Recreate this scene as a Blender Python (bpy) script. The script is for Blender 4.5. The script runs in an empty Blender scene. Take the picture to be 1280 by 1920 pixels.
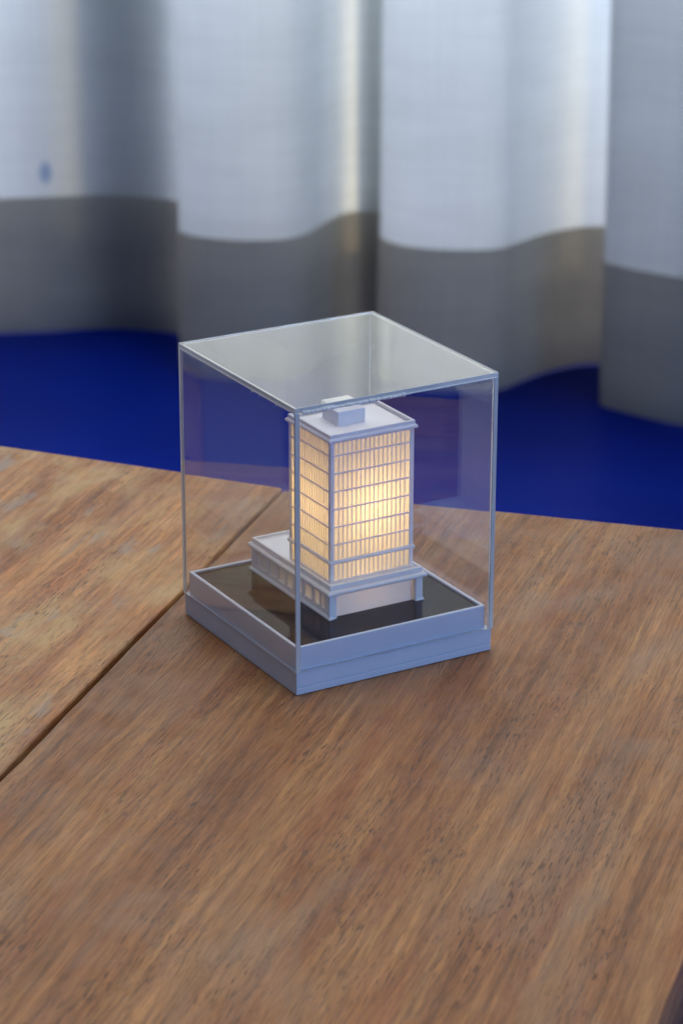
import bpy, bmesh, math, random
from mathutils import Vector, Matrix, noise
random.seed(7)
S = bpy.context.scene
C = S.collection

# ------------------------------------------------------------------ camera
cam_d = bpy.data.cameras.new('camera')
cam = bpy.data.objects.new('camera', cam_d); C.objects.link(cam)
R3 = Matrix(((0.8659394830731746, 0.17618662296770354, -0.4680887581882302),
             (-0.5001465642793909, 0.3078335603518176, -0.8093774850838421),
             (0.001491943190728895, 0.9349849052302182, 0.3546843682729131)))
cam.matrix_world = Matrix.Translation((-0.58128, -1.01030, 0.50080)) @ R3.to_4x4()
cam_d.sensor_fit = 'HORIZONTAL'; cam_d.sensor_width = 36.0
cam_d.lens = 5193.6 / 1280 * 36
cam_d.clip_start = 0.02; cam_d.clip_end = 60
cam_d.dof.use_dof = True
cam_d.dof.focus_distance = 1.20
cam_d.dof.aperture_fstop = 26.0
S.camera = cam

# ------------------------------------------------------------------ render settings
S.render.engine = 'CYCLES'
cy = S.cycles
cy.use_denoising = True
cy.use_adaptive_sampling = False
cy.max_bounces = 22; cy.transmission_bounces = 18; cy.transparent_max_bounces = 16
cy.diffuse_bounces = 6; cy.glossy_bounces = 8
cy.caustics_refractive = True; cy.caustics_reflective = True
cy.blur_glossy = 0.0
cy.sample_clamp_indirect = 25.0
S.view_settings.view_transform = 'Standard'
S.view_settings.look = 'None'
S.view_settings.exposure = 0.0
S.view_settings.gamma = 1.0
S.view_settings.use_curve_mapping = False

# ------------------------------------------------------------------ room light
W = bpy.data.worlds.new('World'); S.world = W; W.use_nodes = True
bg = W.node_tree.nodes['Background']
bg.inputs[1].default_value = 1.0
wt = W.node_tree
_tc = wt.nodes.new('ShaderNodeTexCoord'); _dp = wt.nodes.new('ShaderNodeVectorMath'); _dp.operation = 'DOT_PRODUCT'
_dp.inputs[1].default_value = Vector((0.60, 0.55, 1.0)).normalized(); _rp = wt.nodes.new('ShaderNodeValToRGB')
wt.links.new(_tc.outputs['Generated'], _dp.inputs[0]); wt.links.new(_dp.outputs['Value'], _rp.inputs[0]); wt.links.new(_rp.outputs[0], bg.inputs[0])
_e = _rp.color_ramp.elements
_e[0].position = 0.38; _e[0].color = (0.050, 0.085, 0.150, 1)      # the dim room: bluish walls,
_e[1].position = 0.80; _e[1].color = (1.55, 1.52, 1.46, 1)         # pale daylit ceiling
U = Vector((0.653, -0.758, 0)).normalized()      # along the curtain
N = Vector((0.758, 0.653, 0)).normalized()       # from the curtain towards the window
def area(name, loc, aim, sx, sy, power, col):
    l = bpy.data.lights.new(name, 'AREA'); l.shape = 'RECTANGLE'; l.size = sx; l.size_y = sy
    l.energy = power; l.color = col
    o = bpy.data.objects.new(name, l); C.objects.link(o)
    o.location = loc
    o.rotation_euler = (Vector(aim) - Vector(loc)).to_track_quat('-Z', 'Y').to_euler()
    return o
mid = Vector((1.33, 2.36, 0))
wc = mid + N * 0.60 + Vector((0, 0, 0.89))
area('window_daylight', wc, wc - N, 3.6, 1.5, 58, (1.0, 1.0, 0.92))
# added lamps, unseen: low blue fill for curtain foot, warm strips yellowing fold edges
lc = mid + N * 0.55 + Vector((0, 0, 0.02))
area('low_blue_fill', lc, lc - N, 3.4, 0.45, 8, (0.08, 0.38, 1.0))
for x, y, pw in ((1.10, 2.73, 0.05), (1.395, 2.42, 0.14), (1.645, 2.195, 0.07)):
    q = Vector((x, y, 0.35)) + N * 0.05
    area('warm_fold_strip', q, q - N, 0.03, 1.9, pw, (1.0, 0.80, 0.30)).data.spread = math.radians(75)
area('room_window_daylight', (1.5, -2.6, 0.55), (0, 0, 0.0), 1.6, 1.3, 38, (0.24, 0.50, 1.0))

# ------------------------------------------------------------------ helpers
KEEP = []      # open sheets keep the facing they were given
def meta(o, label=None, cat=None, group=None, kind=None):
    if label: o['label'] = label
    if cat: o['category'] = cat
    if group: o['group'] = group
    if kind: o['kind'] = kind
    return o
def empty(name, loc=(0, 0, 0), label=None, cat=None, group=None):
    o = bpy.data.objects.new(name, None); C.objects.link(o); o.location = loc
    o.empty_display_size = 0.01
    return meta(o, label, cat, group)
def link(name, bm, mats, parent=None, smooth=False, bevel=0, seg=2, angle=35):
    me = bpy.data.meshes.new(name)
    if not any(b is bm for b in KEEP): bmesh.ops.recalc_face_normals(bm, faces=bm.faces)
    bm.to_mesh(me); bm.free()
    for m in (mats if isinstance(mats, (list, tuple)) else [mats]): me.materials.append(m)
    if smooth:
        for p in me.polygons: p.use_smooth = True
    o = bpy.data.objects.new(name, me); C.objects.link(o)
    if parent:
        o.parent = parent
        o.matrix_parent_inverse = parent_inv(parent)
    if bevel:
        b = o.modifiers.new('bevel', 'BEVEL'); b.width = bevel; b.segments = seg
        b.limit_method = 'ANGLE'; b.angle_limit = math.radians(angle)
    return o
def parent_inv(p):
    m = Matrix.Translation(p.location)
    q = p.parent
    while q: m = Matrix.Translation(q.location) @ m; q = q.parent
    return m.inverted()
MM = 0.001
def box(bm, x0, x1, y0, y1, z0, z1, mi=0):
    v = [bm.verts.new((x * MM, y * MM, z * MM)) for z in (z0, z1) for x, y in ((x0, y0), (x1, y0), (x1, y1), (x0, y1))]
    fs = []
    for f in ((0, 3, 2, 1), (4, 5, 6, 7), (0, 1, 5, 4), (1, 2, 6, 5), (2, 3, 7, 6), (3, 0, 4, 7)):
        fc = bm.faces.new([v[i] for i in f]); fc.material_index = mi; fs.append(fc)
    return fs
def sweep(bm, rect, prof, closed_prof=True):
    """profile of (outward offset, z) carried round a rectangle with mitred corners"""
    x0, x1, y0, y1 = rect
    rings = []
    for off, z in prof:
        rings.append([bm.verts.new((x * MM, y * MM, z * MM)) for x, y in
                      ((x0 - off, y0 - off), (x1 + off, y0 - off), (x1 + off, y1 + off), (x0 - off, y1 + off))])
    n = len(rings)
    for i in range(n if closed_prof else n - 1):
        a, b = rings[i], rings[(i + 1) % n]
        for k in range(4):
            bm.faces.new((a[k], a[(k + 1) % 4], b[(k + 1) % 4], b[k]))
def half_round(cx, cz, r, a0=-90, a1=90, n=8):
    return [(cx + r * math.cos(math.radians(a0 + (a1 - a0) * i / n)), cz + r * math.sin(math.radians(a0 + (a1 - a0) * i / n))) for i in range(n + 1)]

# ------------------------------------------------------------------ materials
def mat(name):
    m = bpy.data.materials.new(name); m.use_nodes = True
    nt = m.node_tree; nt.nodes.clear()
    out = nt.nodes.new('ShaderNodeOutputMaterial')
    return m, nt, out
def node(nt, t, **kw):
    n = nt.nodes.new(t)
    for k, v in kw.items():
        if k.startswith('i_'):
            key = k[2:]
            n.inputs[int(key) if key.isdigit() else key.replace('_', ' ')].default_value = v
        else: setattr(n, k, v)
    return n
def ramp(nt, src, stops):
    r = nt.nodes.new('ShaderNodeValToRGB'); nt.links.new(src, r.inputs[0])
    el = r.color_ramp.elements
    el[0].position, el[0].color = stops[0][0], (*stops[0][1], 1)
    el[1].position, el[1].color = stops[-1][0], (*stops[-1][1], 1)
    for p, c in stops[1:-1]:
        e = el.new(p); e.color = (*c, 1)
    return r.outputs[0]
def mixc(nt, fac, a, b, mode='MIX'):
    m = nt.nodes.new('ShaderNodeMix'); m.data_type = 'RGBA'; m.blend_type = mode
    for s, v in ((0, fac), (6, a), (7, b)):
        if isinstance(v, (int, float)): m.inputs[s].default_value = v
        elif isinstance(v, tuple): m.inputs[s].default_value = (*v, 1)
        else: nt.links.new(v, m.inputs[s])
    return m.outputs[2]
def noise_n(nt, vec, scale, detail=4, rough=0.5, dist=0.0):
    n = nt.nodes.new('ShaderNodeTexNoise'); nt.links.new(vec, n.inputs['Vector'])
    n.inputs['Scale'].default_value = scale; n.inputs['Detail'].default_value = detail
    n.inputs['Roughness'].default_value = rough; n.inputs['Distortion'].default_value = dist
    return n.outputs['Fac']
def maprange(nt, src, a, b, c=0.0, d=1.0):
    m = nt.nodes.new('ShaderNodeMapRange'); nt.links.new(src, m.inputs[0])
    for i, v in enumerate((a, b, c, d)): m.inputs[i + 1].default_value = v
    return m.outputs[0]
def mapping(nt, vec, scale=(1, 1, 1), rot=(0, 0, 0), loc=(0, 0, 0)):
    m = nt.nodes.new('ShaderNodeMapping'); nt.links.new(vec, m.inputs[0])
    m.inputs['Scale'].default_value = scale; m.inputs['Rotation'].default_value = rot; m.inputs['Location'].default_value = loc
    return m.outputs[0]

def plastic(name, col, translucent=0.0, tcol=None, rough=0.5, bump=0.00003):
    """3D-printed white resin: layered grain, a little light passes through it"""
    m, nt, out = mat(name)
    tc = node(nt, 'ShaderNodeTexCoord')
    f = noise_n(nt, tc.outputs['Object'], 900, 3)
    big = noise_n(nt, tc.outputs['Object'], 60, 3)
    colr = mixc(nt, maprange(nt, big, 0.3, 0.7), tuple(c * 0.95 for c in col), col)
    lay = node(nt, 'ShaderNodeTexWave', bands_direction='Z', i_Scale=1600.0, i_Distortion=1.5)
    nt.links.new(tc.outputs['Object'], lay.inputs[0])
    add = node(nt, 'ShaderNodeMath', operation='ADD'); nt.links.new(f, add.inputs[0]); nt.links.new(lay.outputs['Fac'], add.inputs[1])
    b = node(nt, 'ShaderNodeBump', i_Strength=0.35, i_Distance=bump); nt.links.new(add.outputs[0], b.inputs['Height'])
    p = node(nt, 'ShaderNodeBsdfPrincipled', i_Roughness=rough, i_IOR=1.45)
    nt.links.new(colr, p.inputs['Base Color']); nt.links.new(b.outputs[0], p.inputs['Normal'])
    if translucent:
        t = node(nt, 'ShaderNodeBsdfTranslucent', i_Color=(*(tcol or col), 1))
        mx = node(nt, 'ShaderNodeMixShader', i_0=translucent)
        nt.links.new(p.outputs[0], mx.inputs[1]); nt.links.new(t.outputs[0], mx.inputs[2])
        nt.links.new(mx.outputs[0], out.inputs[0])
    else: nt.links.new(p.outputs[0], out.inputs[0])
    return m
M_base = plastic('white_base_plastic', (0.56, 0.61, 0.74), rough=0.45)
M_body = plastic('white_resin', (0.88, 0.89, 0.95), 0.20, (0.98, 0.88, 0.80))
M_wall = plastic('thin_white_resin', (0.90, 0.89, 0.91), 0.26, (0.98, 0.86, 0.72))
M_deck = plastic('white_resin_deck', (0.88, 0.91, 0.99), 0.07, (0.98, 0.90, 0.82))
M_far = plastic('thick_window_resin', (0.80, 0.80, 0.84), 0.14, (1.0, 0.80, 0.55))
M_thick = plastic('solid_white_resin', (0.84, 0.85, 0.90), 0.02, (0.95, 0.85, 0.75))
M_bar = plastic('white_resin_bars', (0.95, 0.93, 0.96), 0.30, (1.0, 0.90, 0.85))
M_pane = plastic('frosted_window_resin', (0.80, 0.74, 0.66), 0.55, (1.0, 0.88, 0.66), rough=0.6, bump=0.0)

m, nt, out = mat('black_gloss_acrylic'); M_black = m
p = node(nt, 'ShaderNodeBsdfPrincipled', i_Roughness=0.02, i_IOR=1.20, i_Base_Color=(0.006, 0.006, 0.007, 1))
tc = node(nt, 'ShaderNodeTexCoord')
nt.links.new(maprange(nt, noise_n(nt, tc.outputs['Object'], 45, 4), 0.3, 0.8, 0.015, 0.035), p.inputs['Roughness'])
nt.links.new(p.outputs[0], out.inputs[0])

m, nt, out = mat('clear_acrylic'); M_clear = m
g = node(nt, 'ShaderNodeBsdfGlass', i_IOR=1.45, i_Roughness=0.0, i_Color=(0.985, 0.992, 0.995, 1))
df = node(nt, 'ShaderNodeBsdfDiffuse', i_Color=(0.22, 0.46, 0.95, 1))       # dust haze, tinted blue to stand in for bluish reflections in the panes
tc = node(nt, 'ShaderNodeTexCoord')
h = maprange(nt, noise_n(nt, tc.outputs['Object'], 22, 5, 0.6, 0.8), 0.40, 0.85, 0.002, 0.02)
sp = maprange(nt, noise_n(nt, tc.outputs['Object'], 900, 1), 0.80, 0.84, 0.0, 0.35)
ad = node(nt, 'ShaderNodeMath', operation='ADD'); nt.links.new(h, ad.inputs[0]); nt.links.new(sp, ad.inputs[1])
mx = node(nt, 'ShaderNodeMixShader'); nt.links.new(ad.outputs[0], mx.inputs[0])
nt.links.new(g.outputs[0], mx.inputs[1]); nt.links.new(df.outputs[0], mx.inputs[2]); nt.links.new(mx.outputs[0], out.inputs[0])

m, nt, out = mat('cut_acrylic_edge'); M_edge = m
g = node(nt, 'ShaderNodeBsdfGlass', i_IOR=1.49, i_Roughness=0.12, i_Color=(0.98, 0.99, 1, 1))
t = node(nt, 'ShaderNodeBsdfTranslucent', i_Color=(0.95, 0.98, 1, 1))
df = node(nt, 'ShaderNodeBsdfDiffuse', i_Color=(0.95, 0.97, 1, 1))
m1 = node(nt, 'ShaderNodeMixShader', i_0=0.70); nt.links.new(t.outputs[0], m1.inputs[1]); nt.links.new(df.outputs[0], m1.inputs[2])
m2 = node(nt, 'ShaderNodeMixShader', i_0=0.70); nt.links.new(g.outputs[0], m2.inputs[1]); nt.links.new(m1.outputs[0], m2.inputs[2])
nt.links.new(m2.outputs[0], out.inputs[0])

m, nt, out = mat('dried_glue'); M_glue = m
g = node(nt, 'ShaderNodeBsdfGlass', i_IOR=1.47, i_Roughness=0.08, i_Color=(0.98, 0.99, 1, 1))
df = node(nt, 'ShaderNodeBsdfDiffuse', i_Color=(0.9, 0.93, 0.95, 1))
mx = node(nt, 'ShaderNodeMixShader', i_0=0.7); nt.links.new(g.outputs[0], mx.inputs[1]); nt.links.new(df.outputs[0], mx.inputs[2])
nt.links.new(mx.outputs[0], out.inputs[0])

def wood(name, seed, dark=1.0, yellow=0.0, side=False):
    m, nt, out = mat(name)
    tc = node(nt, 'ShaderNodeTexCoord'); O = tc.outputs['Object']   # object x runs along the grain
    L = (seed * 3.1, seed * 1.7, seed)
    warp = noise_n(nt, mapping(nt, O, (2.2, 9, 9), loc=L), 1.0, 3)
    wv = node(nt, 'ShaderNodeVectorMath', operation='SCALE', i_Scale=0.016)
    comb = node(nt, 'ShaderNodeCombineXYZ'); nt.links.new(warp, comb.inputs[1]); nt.links.new(comb.outputs[0], wv.inputs[0])
    av = node(nt, 'ShaderNodeVectorMath', operation='ADD'); nt.links.new(O, av.inputs[0]); nt.links.new(wv.outputs[0], av.inputs[1])
    V = av.outputs[0]
    broad = noise_n(nt, mapping(nt, V, (3.5, 26, 26), loc=L), 1.0, 4, 0.55)
    streak = noise_n(nt, mapping(nt, V, (9, 230, 230), loc=L), 1.0, 7, 0.68)
    fine = noise_n(nt, mapping(nt, V, (62, 1050, 1050), loc=L), 1.0, 4, 0.7)
    blotch = noise_n(nt, mapping(nt, O, (9, 20, 20), loc=(L[2], L[0], 0)), 1.0, 5, 0.6, 0.6)
    k = dark
    c = ramp(nt, broad, [(0.32, (0.26 * k, 0.105 * k, 0.042 * k)), (0.46, (0.34 * k, 0.148 * k, 0.056 * k)), (0.56, (0.41 * k, 0.200 * k, 0.078 * k)), (0.68, (0.33 * k, 0.128 * k, 0.048 * k))])
    s2 = ramp(nt, streak, [(0.34, (0.36, 0.33, 0.34)), (0.45, (0.80, 0.78, 0.78)), (0.54, (1.04, 1.05, 1.04)), (0.66, (1.42, 1.45, 1.38))])
    c = mixc(nt, 0.6, c, s2, 'MULTIPLY')
    f2 = ramp(nt, fine, [(0.34, (0.42, 0.38, 0.38)), (0.5, (1, 1, 1)), (0.66, (1.28, 1.26, 1.2))])
    c = mixc(nt, 0.62, c, f2, 'MULTIPLY')
    mid_ = noise_n(nt, mapping(nt, V, (20, 430, 430), loc=(L[1], 4, L[0])), 1.0, 4, 0.7)
    c = mixc(nt, 0.5, c, ramp(nt, mid_, [(0.36, (0.50, 0.46, 0.46)), (0.50, (1, 1, 1)), (0.64, (1.30, 1.28, 1.20))]), 'MULTIPLY')
    # greyed, worn and ochre blotches in the old varnish
    c = mixc(nt, maprange(nt, blotch, 0.50, 0.72, 0, 0.5), c, (0.27, 0.195, 0.145))
    if yellow:
        pt = noise_n(nt, mapping(nt, O, (14, 34, 34), loc=(seed, 3, 1)), 1.0, 5, 0.65, 0.4)
        c = mixc(nt, maprange(nt, pt, 0.46, 0.68, 0, yellow), c, (0.52, 0.35, 0.16))
        gp = noise_n(nt, mapping(nt, O, (22, 60, 60), loc=(seed, 9, 4)), 1.0, 3, 0.5, 0.3)
        c = mixc(nt, maprange(nt, gp, 0.60, 0.70, 0, 0.6), c, (0.33, 0.30, 0.27))
    red = noise_n(nt, mapping(nt, V, (7, 75, 75), loc=(5, L[1], 2)), 1.0, 3)
    c = mixc(nt, maprange(nt, red, 0.54, 0.72, 0, 0.6), c, (0.255, 0.090, 0.042))
    # open pores: short dark dashes along the grain, in drifts
    pores = noise_n(nt, mapping(nt, V, (120, 1050, 1050), loc=L), 1.0, 2, 0.5)
    drift = noise_n(nt, mapping(nt, V, (14, 42, 42), loc=(L[1], 0, L[0])), 1.0, 3)
    pm = node(nt, 'ShaderNodeMath', operation='MULTIPLY')
    nt.links.new(maprange(nt, pores, 0.57, 0.63), pm.inputs[0]); nt.links.new(maprange(nt, drift, 0.42, 0.64, 0.08, 0.72), pm.inputs[1])
    c = mixc(nt, pm.outputs[0], c, (0.050, 0.028, 0.022))
    rough = maprange(nt, noise_n(nt, O, 70, 4), 0.3, 0.7, 0.36, 0.54)
    hsum = node(nt, 'ShaderNodeMath', operation='SUBTRACT'); nt.links.new(fine, hsum.inputs[0]); nt.links.new(pm.outputs[0], hsum.inputs[1])
    h2 = node(nt, 'ShaderNodeMath', operation='ADD'); nt.links.new(hsum.outputs[0], h2.inputs[0]); nt.links.new(streak, h2.inputs[1])
    b = node(nt, 'ShaderNodeBump', i_Strength=0.7, i_Distance=0.0004); nt.links.new(h2.outputs[0], b.inputs['Height'])
    p = node(nt, 'ShaderNodeBsdfPrincipled', i_IOR=1.5)
    p.inputs['Specular IOR Level'].default_value = 0.22
    nt.links.new(c, p.inputs['Base Color']); nt.links.new(rough, p.inputs['Roughness']); nt.links.new(b.outputs[0], p.inputs['Normal'])
    nt.links.new(p.outputs[0], out.inputs[0])
    return m
M_wood_a = wood('old_teak_ochre', 2.0, 1.25, 0.9)
M_wood_b = wood('old_teak_brown', 5.0, 0.86)
M_wood_dark = wood('dark_underframe_wood', 8.0, 0.08)

M_filler = wood('near_black_filler', 11.0, 0.10)

def cloth(name, dcol, tcol, tfac, weave=True, stain=None):
    m, nt, out = mat(name)
    geo = node(nt, 'ShaderNodeNewGeometry'); P = geo.outputs['Position']
    w1 = noise_n(nt, mapping(nt, P, (6, 6, 160)), 1.0, 3, 0.6)
    w2 = noise_n(nt, mapping(nt, P, (170, 170, 4)), 1.0, 3, 0.6)
    cl = noise_n(nt, mapping(nt, P, (3, 3, 7)), 1.0, 4, 0.6)
    ws = node(nt, 'ShaderNodeMath', operation='ADD'); nt.links.new(w1, ws.inputs[0]); nt.links.new(w2, ws.inputs[1])
    wf = maprange(nt, ws.outputs[0], 0.75, 1.25, 0.95, 1.03)
    cf = maprange(nt, cl, 0.3, 0.7, 0.92, 1.06)
    ml = node(nt, 'ShaderNodeMath', operation='MULTIPLY'); nt.links.new(wf, ml.inputs[0]); nt.links.new(cf, ml.inputs[1])
    d = node(nt, 'ShaderNodeBsdfDiffuse'); t = node(nt, 'ShaderNodeBsdfTranslucent')
    for s_, cc in ((d, dcol), (t, tcol)):
        comb = node(nt, 'ShaderNodeCombineColor')
        for i in range(3): nt.links.new(ml.outputs[0], comb.inputs[i])
        col = mixc(nt, 1.0, comb.outputs[0], cc, 'MULTIPLY')
        if stain:
            for (pos, rad, sc) in stain:
                dn = node(nt, 'ShaderNodeVectorMath', operation='DISTANCE'); nt.links.new(mapping(nt, P, (1, 1, 0.55)), dn.inputs[0])
                dn.inputs[1].default_value = (pos[0], pos[1], pos[2] * 0.55)
                col = mixc(nt, maprange(nt, dn.outputs['Value'], rad * 0.6, rad * 1.1, 0.75, 0), col, sc)
        nt.links.new(col, s_.inputs['Color'])
    mx = node(nt, 'ShaderNodeMixShader', i_0=tfac)
    nt.links.new(d.outputs[0], mx.inputs[1]); nt.links.new(t.outputs[0], mx.inputs[2])
    nt.links.new(mx.outputs[0], out.inputs[0])
    return m
M_cloth = cloth('sheer_white_cloth', (0.70, 0.73, 0.68), (0.86, 0.87, 0.84), 0.60, stain=[((1.075, 2.745, -0.50), 0.011, (0.24, 0.36, 0.56))])
M_hem = cloth('doubled_hem_cloth', (0.54, 0.52, 0.46), (0.78, 0.73, 0.64), 0.45)

m, nt, out = mat('blue_floor_paint'); M_floor = m
tc = node(nt, 'ShaderNodeTexCoord')
p = node(nt, 'ShaderNodeBsdfPrincipled', i_Roughness=0.42)
p.inputs['Specular IOR Level'].default_value = 0.05
c = mixc(nt, maprange(nt, noise_n(nt, tc.outputs['Object'], 1.6, 3), 0.3, 0.7), (0.0003, 0.010, 0.19), (0.0003, 0.023, 0.36))  # soft darker patches put the floor's shading into its blue
nt.links.new(c, p.inputs['Base Color']); nt.links.new(p.outputs[0], out.inputs[0])

# ------------------------------------------------------------------ the floor
bm = bmesh.new(); bmesh.ops.create_grid(bm, x_segments=2, y_segments=2, size=8.0)
o = link('floor', bm, M_floor); o.location = (0, 0, -0.75); meta(o, kind='structure')

# ------------------------------------------------------------------ the curtain
plan = [(0.963, 2.782), (1.01, 2.77), (1.084, 2.739), (1.158, 2.708), (1.219, 2.651), (1.233, 2.599), (1.192, 2.505), (1.16, 2.472),
        (1.168, 2.427), (1.211, 2.379), (1.267, 2.354), (1.314, 2.367), (1.367, 2.406), (1.421, 2.438), (1.46, 2.426), (1.467, 2.394),
        (1.422, 2.323), (1.401, 2.308), (1.392, 2.266), (1.409, 2.221), (1.448, 2.185), (1.504, 2.16), (1.554, 2.174), (1.608, 2.193),
        (1.659, 2.201), (1.7, 2.191), (1.706, 2.16), (1.632, 2.055), (1.598, 2.03), (1.605, 1.991), (1.624, 1.943), (1.643, 1.908),
        (1.676, 1.88), (1.735, 1.886)]
pts = [Vector((x, y, 0)) for x, y in plan]
Dm = (pts[-1] - pts[0]).normalized(); Nm = Vector((-Dm.y, Dm.x, 0))
if Nm.dot(N) < 0: Nm = -Nm
def more(start, sgn, n):
    r = []
    for i in range(1, n + 1):
        s = i * 0.035
        r.append(start + Dm * sgn * s + Nm * (0.05 * math.sin(i * 0.62 + 0.4 * math.sin(i * 0.2)) * min(1, i / 4)))
    return r
pts = list(reversed(more(pts[0], -1, 48))) + pts + more(pts[-1], 1, 42)
def catmull(P, n=5):
    r = []
    for i in range(len(P) - 1):
        a, b, c_, d = P[max(i - 1, 0)], P[i], P[i + 1], P[min(i + 2, len(P) - 1)]
        for k in range(n):
            t = k / n
            r.append(0.5 * ((2 * b) + (c_ - a) * t + (2 * a - 5 * b + 4 * c_ - d) * t * t + (3 * b - a - 3 * c_ + d) * t ** 3))
    return r + [P[-1]]
crv = catmull(pts)
SHADE_POSTS = [((Vector((x, y, 0)) - mid).dot(Dm), w) for x, y, w in ((1.17, 2.71, 0.24), (1.45, 2.42, 0.06), (1.74, 2.14, 0.07), (1.80, 1.93, 0.16))]
cen = sum(pts, Vector()) / len(pts)
def cloth_pt(q, z, off=0.0, nrm=None):
    h = z + 0.545
    s = (q - cen).dot(Dm); d = (q - cen).dot(Nm)
    fan = 1.0 + 0.035 * h
    w = 0.006 * noise.noise(Vector((s * 5, z * 2.2, 0))) + 0.010 * noise.noise(Vector((s * 2, z * 1.1, 7)))
    v = cen + Dm * (s + 0.012 * h * math.sin(s * 7 + 1)) + Nm * (d * (1 - 0.10 * max(0, h)) + w * min(1, abs(h) * 3))
    if nrm is not None: v = v + nrm * off
    return Vector((v.x, v.y, z))
norms = []
for i in range(len(crv)):
    t = (crv[min(i + 1, len(crv) - 1)] - crv[max(i - 1, 0)]).normalized()
    norms.append(Vector((-t.y, t.x, 0)))
def cloth_sheet(zs, off):
    bm = bmesh.new(); rows = []
    for z in zs:
        rows.append([bm.verts.new(cloth_pt(q, z, off, n)) for q, n in zip(crv, norms)])
    for a, b in zip(rows, rows[1:]):
        for k in range(len(a) - 1): bm.faces.new((a[k], a[k + 1], b[k + 1], b[k]))
    KEEP.append(bm)
    return bm
cur = link('curtain', cloth_sheet([-0.545 + 0.06 * i for i in range(0, 38)], 0), M_cloth, smooth=True)
meta(cur, 'pale sheer curtain in deep folds backlit by daylight behind the table', 'curtain')
# doubled hem: front and back layer joined under the bottom edge, with the stitched fold at its top
bm = bmesh.new(); rows = []
for z, off in ((-0.537, 0.0006), (-0.540, -0.0012), (-0.62, -0.0020), (-0.69, -0.0022), (-0.745, -0.0016), (-0.7485, 0.0), (-0.745, 0.0016), (-0.69, 0.0022), (-0.62, 0.0020), (-0.540, 0.0014)):
    rows.append([bm.verts.new(cloth_pt(q, z, off, n)) for q, n in zip(crv, norms)])
for a, b in zip(rows, rows[1:]):
    for k in range(len(a) - 1): bm.faces.new((a[k], a[k + 1], b[k + 1], b[k]))
KEEP.append(bm)
hem = link('hem', bm, M_hem, cur, smooth=True); meta(hem, 'thick grey doubled hem band')

# unseen sill wall, plus posts added close behind the cloth to shade its folds
bm = bmesh.new()
def post(s, d, w, t, z0, z1):
    q = mid + Dm * s + Nm * d
    v = []
    for z in (z0, z1):
        for a, b in ((-w / 2, 0), (w / 2, 0), (w / 2, t), (-w / 2, t)):
            p_ = q + Dm * a + Nm * b; v.append(bm.verts.new((p_.x, p_.y, z)))
    for f_ in ((0, 3, 2, 1), (4, 5, 6, 7), (0, 1, 5, 4), (1, 2, 6, 5), (2, 3, 7, 6), (3, 0, 4, 7)): bm.faces.new([v[i] for i in f_])
post(0, 0.75, 5.0, 0.10, -0.7495, -0.42)
for px in SHADE_POSTS: post(px[0], 0.15, px[1], 0.05, -0.7495, 1.9)
m, nt, out = mat('sill_and_post_paint')
p = node(nt, 'ShaderNodeBsdfPrincipled', i_Roughness=0.6, i_Base_Color=(0.70, 0.72, 0.70, 1)); nt.links.new(p.outputs[0], out.inputs[0])
meta(link('sill_wall_shade_posts', bm, m), kind='structure')

# ------------------------------------------------------------------ the table
TU = Vector((0.7399, 0.6727, 0)); TN = Vector((0.6727, -0.7399, 0))
table = empty('wooden_table', (0, 0, -0.75), 'worn brown plank table with a dark gap between its two wide boards', 'table')
table.rotation_euler = (0, 0, 0)
ang = math.atan2(TU.y, TU.x)
def tl(u, n, z=0.0): return (u, -n, z)        # plank-local coordinates: x along grain, y across
def plank(name, n0, n1, uend0, uend1, m, wav0, wav1, bev, label=None, u0=-1.15, th=0.030):
    bm = bmesh.new(); K = 90; top = []
    A, B = [], []
    for i in range(K + 1):
        f = i / K
        ua = u0 + (uend0 - u0) * f; ub = u0 + (uend1 - u0) * f
        wa = wav0 * (noise.noise(Vector((ua * 22, 3, n0 * 9))) + 0.6 * noise.noise(Vector((ua * 70, 8, 1))))
        wb = wav1 * (noise.noise(Vector((ub * 22, 5, n1 * 9))) + 0.6 * noise.noise(Vector((ub * 70, 1, 4))))
        A.append((ua, n0 + wa)); B.append((ub, n1 + wb))
    def ring(z, ins):
        ra = [bm.verts.new(tl(u - (ins if i == K else 0) + (ins if i == 0 else 0), n + ins, z)) for i, (u, n) in enumerate(A)]
        rb = [bm.verts.new(tl(u - (ins if i == K else 0) + (ins if i == 0 else 0), n - ins, z)) for i, (u, n) in enumerate(B)]
        return ra + rb[::-1]
    rings = [ring(-th, 0.0), ring(-bev, 0.0)]
    for k in range(1, 5):
        t = k / 4 * math.pi / 2
        rings.append(ring(-bev + bev * math.sin(t), bev * (1 - math.cos(t))))
    for a, b in zip(rings, rings[1:]):
        nn = len(a)
        for i in range(nn):
            f_ = bm.faces.new((a[i], a[(i + 1) % nn], b[(i + 1) % nn], b[i]))
            f_.smooth = True
    tp, bt = rings[-1], rings[0]
    for i in range(K):
        j = 2 * (K + 1) - 1 - i
        bm.faces.new((tp[i], tp[i + 1], tp[j - 1], tp[j])); bm.faces.new((bt[i], bt[j], bt[j - 1], bt[i + 1]))
    o = link(name, bm, m, table)
    o.matrix_parent_inverse = Matrix.Translation((0, 0, 0.75))
    o.rotation_euler = (0, 0, ang)
    if label: o['label'] = label
    return o
plank('tabletop_plank', -0.279, -0.0852, 0.1905, 0.1745, M_wood_a, 0, 0.0007, 0.0012, 'lighter ochre-patched board')
plank('tabletop_plank', -0.0828, 0.2090, 0.1710, 0.1800, M_wood_b, 0.0006, 0.0004, 0.0016, 'brown board with dark open grain')
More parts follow.
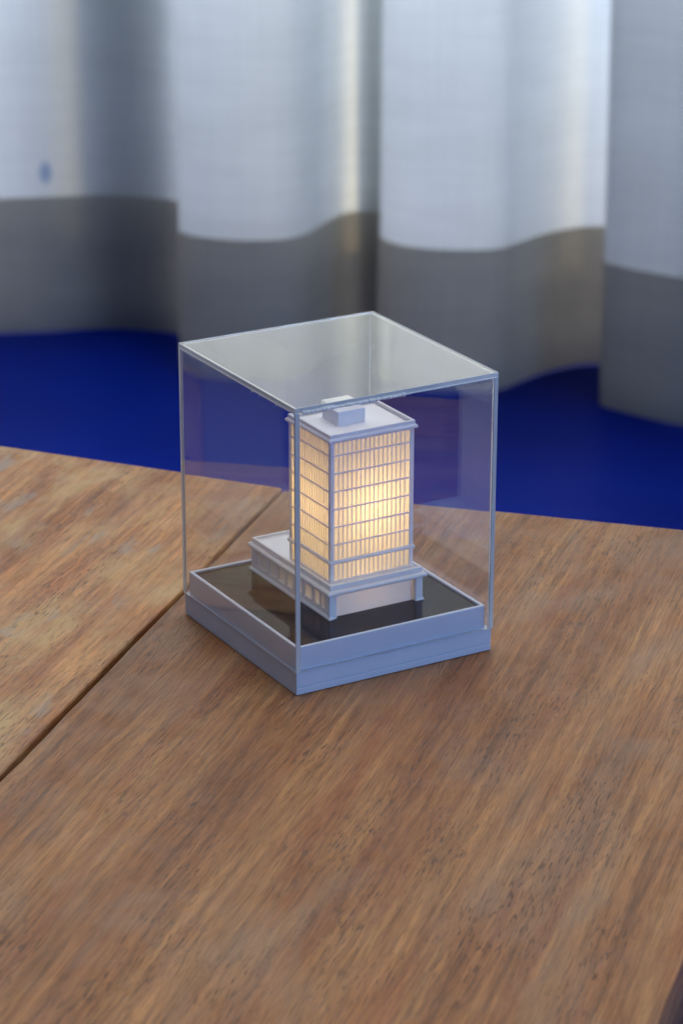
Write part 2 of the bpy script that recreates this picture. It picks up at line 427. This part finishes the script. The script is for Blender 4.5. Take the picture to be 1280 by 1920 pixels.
def under(name, u0, u1, n0, n1, z0, z1):
    bm = bmesh.new(); v = []
    for z in (z0, z1):
        for u, n in ((u0, n0), (u1, n0), (u1, n1), (u0, n1)): v.append(bm.verts.new(tl(u, n, z)))
    for f in ((0, 3, 2, 1), (4, 5, 6, 7), (0, 1, 5, 4), (1, 2, 6, 5), (2, 3, 7, 6), (3, 0, 4, 7)): bm.faces.new([v[i] for i in f])
    o = link(name, bm, M_wood_dark, table, bevel=0.002)
    o.matrix_parent_inverse = Matrix.Translation((0, 0, 0.75)); o.rotation_euler = (0, 0, ang)
    return o
under('centre_rail', -1.00, 0.10, -0.14, -0.03, -0.062, -0.0305)
under('side_apron', -1.06, 0.08, -0.262, -0.240, -0.12, -0.0305)
under('side_apron', -1.06, 0.08, 0.160, 0.185, -0.12, -0.0305)
under('end_apron', 0.082, 0.106, -0.240, 0.160, -0.12, -0.0305)
under('end_apron', -1.09, -1.066, -0.240, 0.160, -0.12, -0.0305)
for u in (-1.05, 0.02):
    for n in (-0.255, 0.110): under('leg', u, u + 0.055, n, n + 0.055, -0.7495, -0.0305)

corner_filler = empty('corner_filler', (0.42, 0.0, -0.75), 'dark shape added to fill the black bottom right corner past the table edge', 'corner_filler')  # added dark shape that fills the black corner past the table
def bpart(name, u0, u1, n0, n1, z0, z1):
    bm = bmesh.new(); v = []
    for z in (z0, z1):
        for u, n in ((u0, n0), (u1, n0), (u1, n1), (u0, n1)): v.append(bm.verts.new(tl(u, n, z)))
    for f in ((0, 3, 2, 1), (4, 5, 6, 7), (0, 1, 5, 4), (1, 2, 6, 5), (2, 3, 7, 6), (3, 0, 4, 7)): bm.faces.new([v[i] for i in f])
    o = link(name, bm, M_filler, corner_filler, bevel=0.004); o.rotation_euler = (0, 0, ang)
bpart('filler_slab', -0.75, 0.255, 0.10, 0.36, -0.335, -0.300)
for u in (-0.70, 0.15):
    for n in (0.12, 0.30): bpart('leg', u, u + 0.04, n, n + 0.04, -0.7495, -0.3352)

# ------------------------------------------------------------------ display base
base = empty('display_base', (0, 0, 0.0003), 'pale blue-white stepped square plinth with a sunken glossy black top, on the wooden table', 'plinth')
bm = bmesh.new()
X, Y, Z0, ZR = 50.0, 53.0, 0.3, 10.87
prof = [(0, Z0), (0, 3.25), (-0.3, 3.35), (-0.3, 3.75), (0, 3.85), (0, ZR)]
# lower tier: plain on three sides, a fine parting groove along the front-right side
body = [(-Y, Z0), (-Y, 3.2), (-Y + 0.45, 3.3), (-Y + 0.45, 3.65), (-Y, 3.75), (-Y, ZR), (Y, ZR), (Y, Z0)]
ra = [bm.verts.new((-X * MM, y * MM, z * MM)) for y, z in body]
rb = [bm.verts.new((X * MM, y * MM, z * MM)) for y, z in body]
for i in range(len(body)):
    j = (i + 1) % len(body); bm.faces.new((ra[i], ra[j], rb[j], rb[i]))
bm.faces.new(ra[::-1]); bm.faces.new(rb)
link('lower_tier', bm, M_base, base, bevel=0.0003, angle=60)
bm = bmesh.new()
UX, UY, RZ = 47.6, 50.5, 21.9
sweep(bm, (-UX, UX, -UY, UY), [(0, ZR + 0.02), (0, RZ), (-1.7, RZ), (-1.7, 19.0), (-3, 19.0), (-3, ZR + 0.02)])
link('upper_rim', bm, M_base, base, bevel=0.0004, angle=50)
bm = bmesh.new(); box(bm, -UX + 1.75, UX - 1.75, -UY + 1.75, UY - 1.75, 19.05, 20.9)
link('black_plate', bm, M_black, base, bevel=0.00025)

# ------------------------------------------------------------------ lit architectural model
bld = empty('model_building', (0, 0, 0.0209), 'white model office tower with warm glowing windows on a low podium, inside the clear case', 'model building')
PZ = 20.92
PX0, PX1, PY0, PY1 = -20.0, 28.3, -28.8, 41.0       # podium
DECK = 35.6
def shell_wall(bm, pts_, z0, z1):
    for a, b in zip(pts_, pts_[1:]):
        v = [bm.verts.new((a[0] * MM, a[1] * MM, z * MM)) for z in (z0, z1)] + [bm.verts.new((b[0] * MM, b[1] * MM, z * MM)) for z in (z1, z0)]
        bm.faces.new(v)
# podium walls; left side pierced for windows, front wall recessed between two posts
WINS = [(35.3, 26.4), (23.6, 17.4), (15.0, 9.4), (7.6, 2.2), (0.6, -3.4), (-5.4, -12.2), (-14.3, -19.3), (-20.6, -23.8), (-25.4, -27.4)]
WZ0, WZ1 = 24.6, 31.0
bm = bmesh.new()
def wall_box(x0, x1, y0, y1, z0, z1): box(bm, x0, x1, y0, y1, z0, z1)
ys = [PY1] + [y for w in WINS for y in w] + [PY0]
box(bm, PX0, PX0 + 1.0, PY0, PY1, PZ + 1.2, WZ0)
box(bm, PX0, PX0 + 1.0, PY0, PY1, WZ1, 33.0)
for i in range(0, len(ys), 2):
    if ys[i] - ys[i + 1] > 0.05: box(bm, PX0, PX0 + 1.0, ys[i + 1], ys[i], WZ0, WZ1)
link('podium_side_wall', bm, M_body, bld)
bm = bmesh.new()
shell_wall(bm, [(PX0 + 1, PY0 + 2.2), (PX1 - 2.2, PY0 + 2.2), (PX1 - 2.2, PY1), (PX0 + 1, PY1)], PZ, 33.0)
KEEP.append(bm)
link('podium_wall', bm, M_wall, bld)
for y1, y0 in WINS:
    bm = bmesh.new(); xx = PX0 + 0.75
    v = [bm.verts.new((x * MM, y * MM, z * MM)) for x, y, z in ((xx, y0, WZ0), (xx, y1, WZ0), (xx, y1, WZ1), (xx, y0, WZ1))]
    bm.faces.new(v); KEEP.append(bm)
    link('podium_window', bm, M_wall, bld)
bm = bmesh.new()
sweep(bm, (PX0, PX0 + 0.9, PY0, PY1), [(0.0, PZ), (0.9, PZ), (0.9, PZ + 0.6), (0.5, PZ + 1.2), (0.0, PZ + 1.35), (-0.3, PZ + 1.35), (-0.3, PZ)])
link('podium_sill', bm, M_body, bld, bevel=0.0002)
for x0, x1, fl in ((PX0 - 0.35, PX0 + 3.4, 0.15), (PX1 - 3.9, PX1 - 0.3, 0.8)):
    bm = bmesh.new(); y0, y1 = PY0 - 0.2, PY0 + 2.0
    pr = [(0, 33.0), (0, PZ + 1.2), (fl * 0.6, PZ + 0.9), (fl, PZ + 0.5), (fl, PZ)]
    rs = [[bm.verts.new((x * MM, y * MM, z * MM)) for x, y in ((x0 - f * 0.3, y0 - f * .5), (x1 + f, y0 - f * .5), (x1 + f, y1), (x0 - f * 0.3, y1))] for f, z in pr]
    for a, b in zip(rs, rs[1:]):
        for k in range(4): bm.faces.new((a[k], a[(k + 1) % 4], b[(k + 1) % 4], b[k]))
    bm.faces.new(rs[0]); bm.faces.new(rs[-1][::-1])
    link('porch_post', bm, M_body, bld, bevel=0.0003)
bm = bmesh.new()
sweep(bm, (PX0, PX1, PY0, PY1), [(-3.5, 31.8), (0.1, 31.8), (0.3, 32.1)] + half_round(0.35, 33.2, 1.15, -75, 80) + [(0.1, 34.4), (-3.5, 34.4)])
link('podium_cornice', bm, M_body, bld, smooth=False, bevel=0.0001)
bm = bmesh.new()
sweep(bm, (PX0, PX1, PY0, PY1), [(-0.2, 34.42), (-0.2, 36.8), (-1.4, 36.8), (-1.6, 35.6), (-2.6, 35.6), (-2.6, 34.42)])
link('podium_parapet', bm, M_body, bld, bevel=0.0003)

TX0, TX1, TY0, TY1 = -16.8, 26.0, -23.6, 10.6       # tower
TZ0, TZ1 = DECK, 101.6
# podium roof: a ring of deck round the open foot of the tower
bm = bmesh.new()
def quad(bm, a, b, c_, d):
    bm.faces.new([bm.verts.new((q[0] * MM, q[1] * MM, q[2] * MM)) for q in (a, b, c_, d)])
z = DECK - 0.15; ox0, ox1, oy0, oy1 = PX0 + 2.0, PX1 - 2.0, PY0 + 2.0, PY1 - 2.0
ix0, ix1, iy0, iy1 = TX0 + 0.4, TX1 - 0.4, TY0 + 0.4, TY1 - 0.4
quad(bm, (ox0, oy0, z), (ox1, oy0, z), (ix1, iy0, z), (ix0, iy0, z)); quad(bm, (ox1, oy0, z), (ox1, oy1, z), (ix1, iy1, z), (ix1, iy0, z))
quad(bm, (ox1, oy1, z), (ox0, oy1, z), (ix0, iy1, z), (ix1, iy1, z)); quad(bm, (ox0, oy1, z), (ox0, oy0, z), (ix0, iy0, z), (ix0, iy1, z))
KEEP.append(bm)
link('podium_roof', bm, M_deck, bld)

LINES = [95.3, 87.0, 78.65, 70.3, 62.0, 53.65]
BAND = (44.4, 46.4)
rows = [TZ0, BAND[0] + 0.4] + [BAND[1] - 0.4] + LINES[::-1] + [TZ1]
cells_z = [(36.6, 44.6), (46.2, 53.65)] + [(a, b) for a, b in zip(LINES[::-1], LINES[::-1][1:])] + [(95.3, 101.2)]
CP = 2.2                                                             # corner pillar width
def face_frame(side):
    """returns map(s, depth_out, z) -> xyz and the length of that side"""
    if side == 'front': return (lambda s, d, z: (TX0 + s, TY0 - d, z)), TX1 - TX0, 17
    if side == 'left': return (lambda s, d, z: (TX0 - d, TY1 - s, z)), TY1 - TY0, 14
    if side == 'back': return (lambda s, d, z: (TX1 - s, TY1 + d, z)), TX1 - TX0, 17
    return (lambda s, d, z: (TX1 + d, TY0 + s, z)), TY1 - TY0, 14
REC = -0.55
def tray(bm, f, s0, s1, z0, z1):
    """one window pane: frosted sheet with its own reveal"""
    a = [(s0, REC, z0), (s1, REC, z0), (s1, REC, z1), (s0, REC, z1)]
    vs = [bm.verts.new(tuple(c * MM for c in f(*q))) for q in a]
    bm.faces.new(vs)
panes = []
for side in ('front', 'left', 'back', 'right'):
    f, Ls, ncol = face_frame(side)
    w = (Ls - 2 * CP) / ncol
    for ri, (z0, z1) in enumerate(cells_z):
        for k in range(ncol):
            panes.append((side, ri, k, CP + k * w, CP + (k + 1) * w, z0, z1))
single = [q for q in panes if q[0] == 'front' and 1 <= q[1] <= 6][:100]
keys = set(q[:3] for q in single)
for q in single:
    bm = bmesh.new(); f, _, _ = face_frame('front'); tray(bm, f, *q[3:]); KEEP.append(bm)
    link('window_pane', bm, M_pane, bld)
bm = bmesh.new()
for q in panes:
    if q[:3] not in keys and q[0] in ('front', 'left'):
        f, _, _ = face_frame(q[0]); tray(bm, f, *q[3:])
KEEP.append(bm)
o = link('window_panes', bm, M_pane, bld); o['kind'] = 'stuff'
# the two far sides are thicker resin and let much less of the lamp through
for side, m_, nm in (('right', M_far, 'side_wall'), ('back', M_thick, 'rear_wall')):
    bm = bmesh.new()
    for q in panes:
        if q[0] == side: f, _, _ = face_frame(side); tray(bm, f, *q[3:])
    KEEP.append(bm); link(nm, bm, m_, bld)
def fbox(bm, f, s0, s1, d0, d1, z0, z1):
    v = [bm.verts.new(tuple(c * MM for c in f(s, d, z))) for z in (z0, z1) for s, d in ((s0, d0), (s1, d0), (s1, d1), (s0, d1))]
    for q in ((0, 3, 2, 1), (4, 5, 6, 7), (0, 1, 5, 4), (1, 2, 6, 5), (2, 3, 7, 6), (3, 0, 4, 7)): bm.faces.new([v[i] for i in q])
for side in ('front', 'left', 'back', 'right'):
    f, Ls, ncol = face_frame(side); w = (Ls - 2 * CP) / ncol
    bm = bmesh.new()
    for k in range(1, ncol):
        s = CP + k * w
        fbox(bm, f, s - 0.26, s + 0.26, -0.62, -0.28, 46.0, TZ1)
        fbox(bm, f, s - 0.26, s + 0.26, -0.62, -0.25, 36.6, 44.8)
    link('mullion_grid', bm, M_bar, bld, bevel=0.0001, seg=1)
    bm = bmesh.new()
    for z in LINES: fbox(bm, f, CP - 0.9, Ls - CP + 0.9, -0.60, 0.22, z - 0.38, z + 0.38)
    link('floor_line', bm, M_bar, bld, bevel=0.00015, seg=2)
    bm = bmesh.new()
    fbox(bm, f, CP, Ls - CP, -0.60, -0.03, TZ0 - 0.1, 36.7)
    link('spandrel', bm, M_body, bld)
    bm = bmesh.new(); fbox(bm, f, CP, Ls - CP, -0.60, -0.03, 101.1, TZ1 + 0.2)
    link('spandrel', bm, M_body, bld)
for (x, y, sx, sy) in ((TX0, TY0, 1, 1), (TX1, TY0, -1, 1), (TX1, TY1, -1, -1), (TX0, TY1, 1, -1)):
    bm = bmesh.new()
    a, b = 0.0, CP
    P_ = [(0, 0), (a + b, 0), (b, 0.62), (0.62, 0.62), (0.62, b), (0, b)]
    lo = [bm.verts.new(((x + sx * u) * MM, (y + sy * v_) * MM, (TZ0 - 0.1) * MM)) for u, v_ in P_]
    hi = [bm.verts.new(((x + sx * u) * MM, (y + sy * v_) * MM, (TZ1 + 0.2) * MM)) for u, v_ in P_]
    for i in range(6):
        j = (i + 1) % 6; bm.faces.new((lo[i], lo[j], hi[j], hi[i]))
    bm.faces.new(lo); bm.faces.new(hi[::-1])
    link('corner_pillar', bm, M_body, bld, bevel=0.0003)
bm = bmesh.new()
sweep(bm, (TX0, TX1, TY0, TY1), [(-0.45, BAND[0]), (0.15, BAND[0]), (0.7, BAND[0] + 0.4), (0.75, BAND[0] + 1.2), (0.3, BAND[1]), (-0.45, BAND[1])])
link('string_course', bm, M_body, bld, bevel=0.0002)
bm = bmesh.new()
sweep(bm, (TX0, TX1, TY0, TY1), [(-0.4, 101.5), (0.25, 101.5)] + half_round(0.35, 102.6, 0.95, -80, 60) + [(0.35, 103.7), (0.3, 105.3), (-1.0, 105.3), (-1.3, 104.0), (-2.0, 104.0), (-2.0, 101.5)])
link('tower_cornice', bm, M_body, bld, bevel=0.00015)
bm = bmesh.new()
quad(bm, (TX0 + 1, TY0 + 1, 104.0), (TX1 - 1, TY0 + 1, 104.0), (TX1 - 1, TY1 - 1, 104.0), (TX0 + 1, TY1 - 1, 104.0)); KEEP.append(bm)
link('tower_roof', bm, M_deck, bld)
bm = bmesh.new(); box(bm, -6.0, 7.9, -11.6, 2.7, 103.9, 110.6)
ph = link('rooftop_box', bm, M_body, bld, bevel=0.0003)
bm = bmesh.new(); box(bm, -6.4, 8.3, -12.0, 3.1, 110.62, 112.0)
link('cap', bm, M_body, ph, bevel=0.0004)
# the little lamp inside the tower
lp = bpy.data.lights.new('tower_lamp', 'POINT'); lp.energy = 0.0255; lp.color = (1.0, 0.74, 0.36); lp.shadow_soft_size = 0.005
o = bpy.data.objects.new('tower_lamp', lp); C.objects.link(o); o.location = (0.0065, -0.0065, 0.068)
lp = bpy.data.lights.new('podium_lamp', 'POINT'); lp.energy = 0.006; lp.color = (1.0, 0.74, 0.45); lp.shadow_soft_size = 0.004
o = bpy.data.objects.new('podium_lamp', lp); C.objects.link(o); o.location = (0.002, -0.012, 0.030)

# ------------------------------------------------------------------ clear cover
case = empty('acrylic_cover', (0, 0, 0.0109), 'clear five-sided acrylic box cover with rough glued edges over the model', 'display cover')
OX, OY, T, CB, CT = 50.6, 53.6, 2.2, ZR + 0.04, 131.66
def panel(name, x0, x1, y0, y1, z0, z1, thin):
    bm = bmesh.new(); fs = box(bm, x0, x1, y0, y1, z0, z1)
    bm.normal_update()
    for f_ in fs:
        n = f_.normal
        if abs(n[thin]) < 0.5: f_.material_index = 1
    return link(name, bm, [M_clear, M_edge], case, bevel=0.00012, seg=1)
g = 0.04
panel('side_panel', -OX, -OX + T, -OY, OY, CB, CT - T - g, 0)
panel('side_panel', OX - T, OX, -OY, OY, CB, CT - T - g, 0)
panel('side_panel', -OX + T + g, OX - T - g, -OY, -OY + T, CB, CT - T - g, 1)
panel('side_panel', -OX + T + g, OX - T - g, OY - T, OY, CB, CT - T - g, 1)
panel('top_panel', -OX, OX, -OY, OY, CT - T, CT, 2)
def glue(x0, y0, x1, y1, z, amp, n, dens):
    bm = bmesh.new(); a = Vector((x0, y0, 0)); b = Vector((x1, y1, 0)); Lg = (b - a).length
    nx = Vector((-(b - a).y, (b - a).x, 0)).normalized()
    rs = []
    for i in range(n + 1):
        q = a.lerp(b, i / n); s = i / n * Lg
        r = amp * (0.45 + 0.5 * abs(noise.noise(Vector((s * 0.35, z, x0)))) + 0.5 * max(0, noise.noise(Vector((s * 1.4, 2, y0)))))
        rs.append([bm.verts.new(((q.x + nx.x * r * math.cos(t)) * MM, (q.y + nx.y * r * math.cos(t)) * MM, (z + r * 0.9 * math.sin(t)) * MM)) for t in [k * math.pi / 3 for k in range(6)]])
    for r0, r1 in zip(rs, rs[1:]):
        for k in range(6): bm.faces.new((r0[k], r0[(k + 1) % 6], r1[(k + 1) % 6], r1[k]))
    bm.faces.new(rs[0]); bm.faces.new(rs[-1][::-1])
    for i in range(dens):
        q = a.lerp(b, random.random()); r = random.uniform(0.2, 0.55)
        bmesh.ops.create_icosphere(bm, subdivisions=1, radius=r * MM, matrix=Matrix.Translation((q.x * MM, q.y * MM, (z - random.uniform(0.2, 1.2)) * MM)))
    return link('glue_bead', bm, M_glue, case, smooth=True)
ZG = CT - T - 0.9
glue(-47, -OY - 0.15, 3, -OY - 0.15, ZG + 0.9, 1.25, 160, 10)
glue(3, -OY - 0.1, 49, -OY - 0.1, ZG + 0.9, 0.6, 120, 6)
glue(-OX - 0.1, 52, -OX - 0.1, -50, ZG + 0.9, 0.5, 200, 5)

S.render.film_transparent = False
